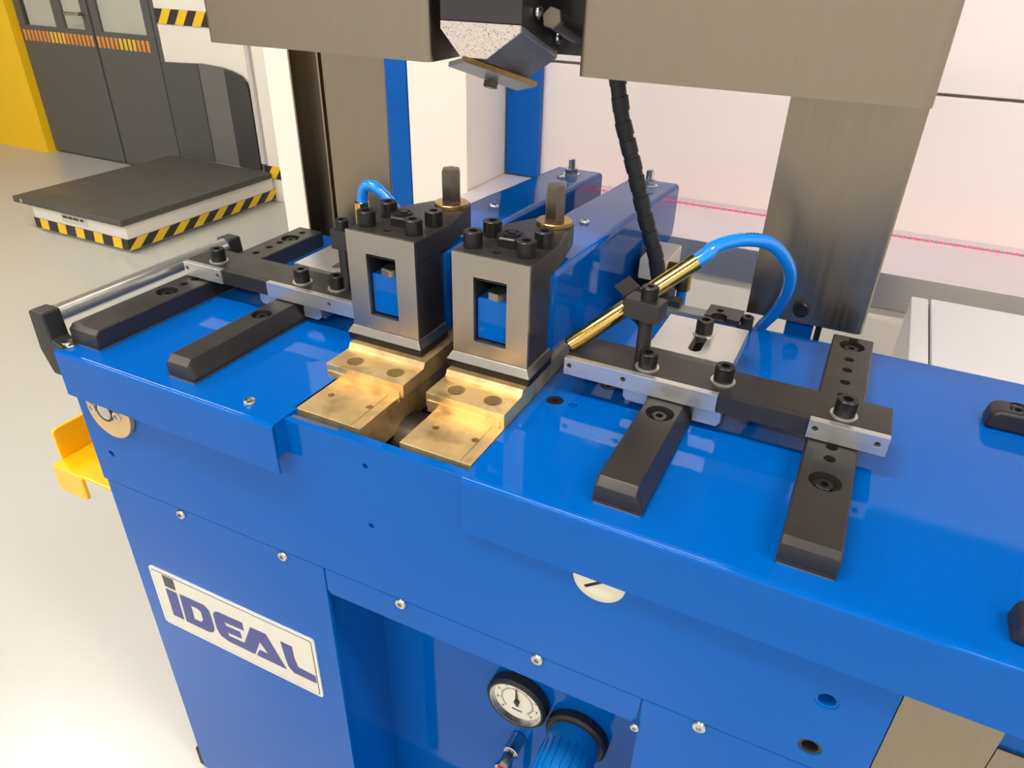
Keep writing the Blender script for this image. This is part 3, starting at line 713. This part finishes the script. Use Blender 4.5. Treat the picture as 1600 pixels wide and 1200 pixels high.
# white block with brass elbow by the arm
vb = ob('valve_block', MB().box(-.286, -.243, 1.03, 1.12, .018, .052), white, mc, bev=.003, label='white valve block beside the arm')
ob('block_bracket', MB().box(-.286, -.243, 1.03, 1.12, -.08, .0178), pit, vb)
ob('elbow', MB().cyl((-.243, 1.045, .038), (1, 0, 0), .0125, .02, 6).cyl((-.226, 1.045, .040), (1, 0, 0), .010, .016, 20).cyl((-.217, 1.045, .048), (0, 0, -1), .0115, .040, 22, .001), brassd, vb, label='brass elbow fitting')
ob('air_hose', MB().tube([(-.217, 1.045, .012), (-.2175, 1.044, -.02), (-.22, 1.04, -.06)], .008), hosem, mc)

# ---- side handle, left
zt_ = mat('zinc_tube', (222, 222, 220), .24, .85)
hd = ob('side_handle', MB().tube([(-.905, .500, .033), (-.905, .795, .033)], .0125, 24), zt_, mc, label='round steel handle on the left table edge')
for y in (.488, .803):
    ob('handle_bracket', MB().prism([(-.919, .0455), (-.892, .0455), (-.889, .008), (-.872, .002), (-.872, -.045), (-.908, -.045), (-.921, -.010)], 'y', y-.013, y+.013), blackp, hd, bev=.003, seg=3)
    ob('button_screw', BUT, None, hd, (-.8785, y, .0022))
# right handle feet
hr_ = ob('table_handle', MB().tube([(.305, .53, .055), (.305, .86, .055)], .0125, 20), zinc, mc)
for y in (.5275, .862):
    q = ob('handle_bracket', MB().prism([(.184, .0), (.187, .020), (.195, .0245), (.262, .026), (.29, .045), (.292, .068), (.318, .068), (.318, .0)], 'y', y-.0165, y+.0165), blackp, hr_, bev=.005, seg=3, cut=MB().cyl((.213, y+.001, .015), (0, 0, 1), .0075, .03, 20), ang=35)
    ob('recessed_screw', MB().socket((0,0,0), (0,0,1), .007, .008, .0038, .005), blackscrew, hr_, (.213, y+.001, .0145))

# ---- guard housings on pillars
def housing(x0, x1):
    return ob('guard_housing', MB().prism(rrect(x0, x1, .80, 1.045, .010), 'z', .334, .75), stain, mc, label='brushed stainless guard housing')
housing(-.870, -.5075); housing(-.317, .0365)
pr = ob('guard_pillar', MB().prism([(-.1115, 1.0), (.036, 1.0), (.0405, 1.002), (.043, 1.006), (.043, 1.04), (.039, 1.04), (.039, 1.008), (.036, 1.004), (-.1115, 1.004)], 'z', .0125, .3338), stain, mc, label='brushed stainless pillar sheet')
ob('slotted_bolt', MB().cyl((-.040, 1.0, .034), (0, -1, 0), .0105, .008, 26, .001), blackscrew, pr)
ob('pillar_bracket', MB().box(-.0565, -.019, 1.012, 1.03, -.20, .05), blue, pr, bev=.002)
ob('bracket_web', MB().box(-.016, -.008, 1.012, 1.05, -.20, .05), black, pr)
pll = ob('guard_pillar', MB().prism([(-.842, 1.0), (-.7205, 1.0), (-.7205, 1.004), (-.838, 1.004), (-.838, 1.10), (-.842, 1.10)], 'z', -.30, .3338), stain, mc, bev=.0012, label='brushed stainless left pillar sheet')
ob('channel_wall', MB().box(-.906, -.902, .993, 1.14, -.30, .3338), stain, pll, bev=.001)
ob('channel_back', MB().box(-.902, -.842, 1.028, 1.032, -.30, .3338), mat('shade_stainless', (128, 116, 99), .35, 1.0), pll)  # darker steel tone paints the shade inside the channel
ob('channel_strip', MB().box(-.868, -.862, 1.016, 1.0278, -.30, .3338), stain, pll, bev=.002)

# ---- swivelling head between the housings
SL = -.35
sec = [(-.4915, .381), (-.386, .381), (-.386, .3735), (-.4295, .343), (-.4640, .343), (-.4915, .372)]
he = ob('tool_head', MB().loft([(x, .80, z) for x, z in sec], [(x+.002, .90, z+SL*.1) for x, z in sec]), steel_blue, mc, bev=.001, label='steel tool head hanging between the housings')
ob('end_face', MB().prism([(-.4905, .3805), (-.387, .3805), (-.387, .3738), (-.4298, .3437), (-.4637, .3437), (-.4905, .3722)], 'y', .7988, .80), castz, he, label='pitted light end face')
ob('head_body', MB().loft([(-.4915, .800, .3815), (-.386, .800, .3815), (-.384, .905, .345), (-.4895, .905, .345)], [(-.488, .795, .62), (-.380, .795, .62), (-.376, .915, .62), (-.486, .915, .62)]), black, he, bev=.0012)
U = [Vector(p) for p in ((-.4924, .8169, .3291), (-.4506, .7849, .3403), (-.4053, .887, .3046), (-.4511, .9258, .2910))]
nn = Vector((0, .33, .944))*.0058
ob('wear_plate', MB().loft(U, [p+nn for p in U]), steel_blue, he, bev=.0006, label='thin tilted wear plate')
e0 = [U[1]+Vector((.0004, -.0003, 0))+nn*.1, U[2]+Vector((.0004, -.0003, 0))+nn*.1]
ob('brass_edge', MB().loft([e0[0], e0[1], e0[1]+nn*.98, e0[0]+nn*.98], [p+Vector((-.006, .004, 0)) for p in (e0[0], e0[1], e0[1]+nn*.98, e0[0]+nn*.98)]), brassd, he)
ob('hex_bolt', MB().hexp((-.462, .872, .3085), (0, -.33, -.944), .0095, .008, .001), hexm, he)
for y, z in ((.835, .392), (.893, .362)): ob('button_screw', BUT, None, he, (-.3835+(y-.8)*.02, y, z), (0, PI/2, 0))
hb = MB().hexp((0,0,0), (0,-1,0), .0128, .010, .001); hb.cyl((0, 0, 0), (0, 1, 0), .0105, .09, 22)
ob('long_bolt', hb, hexm, he, (-.366, .845, .385), (math.radians(-16), 0, 0))
ob('rear_bracket', MB().box(-.405, -.325, .94, .97, .338, .60), darkpanel, he, bev=.001)

# ---- yellow hook bracket on the left side of the base
yk = ob('hook_bracket', MB().prism([(-1.018, .485), (-.888, .485), (-.888, .60), (-1.018, .60)], 'z', -.247, -.241), yellow, mc, bev=.002, label='yellow bent steel hook bracket')
ob('up_flange', MB().prism(rrect(.500, .60, -.243, -.188, .008), 'x', -1.021, -1.015), yellow, yk, bev=.001)
ob('down_lip', MB().prism(rrect(-1.016, -.950, -.288, -.241, .008), 'y', .482, .488), yellow, yk, bev=.001)
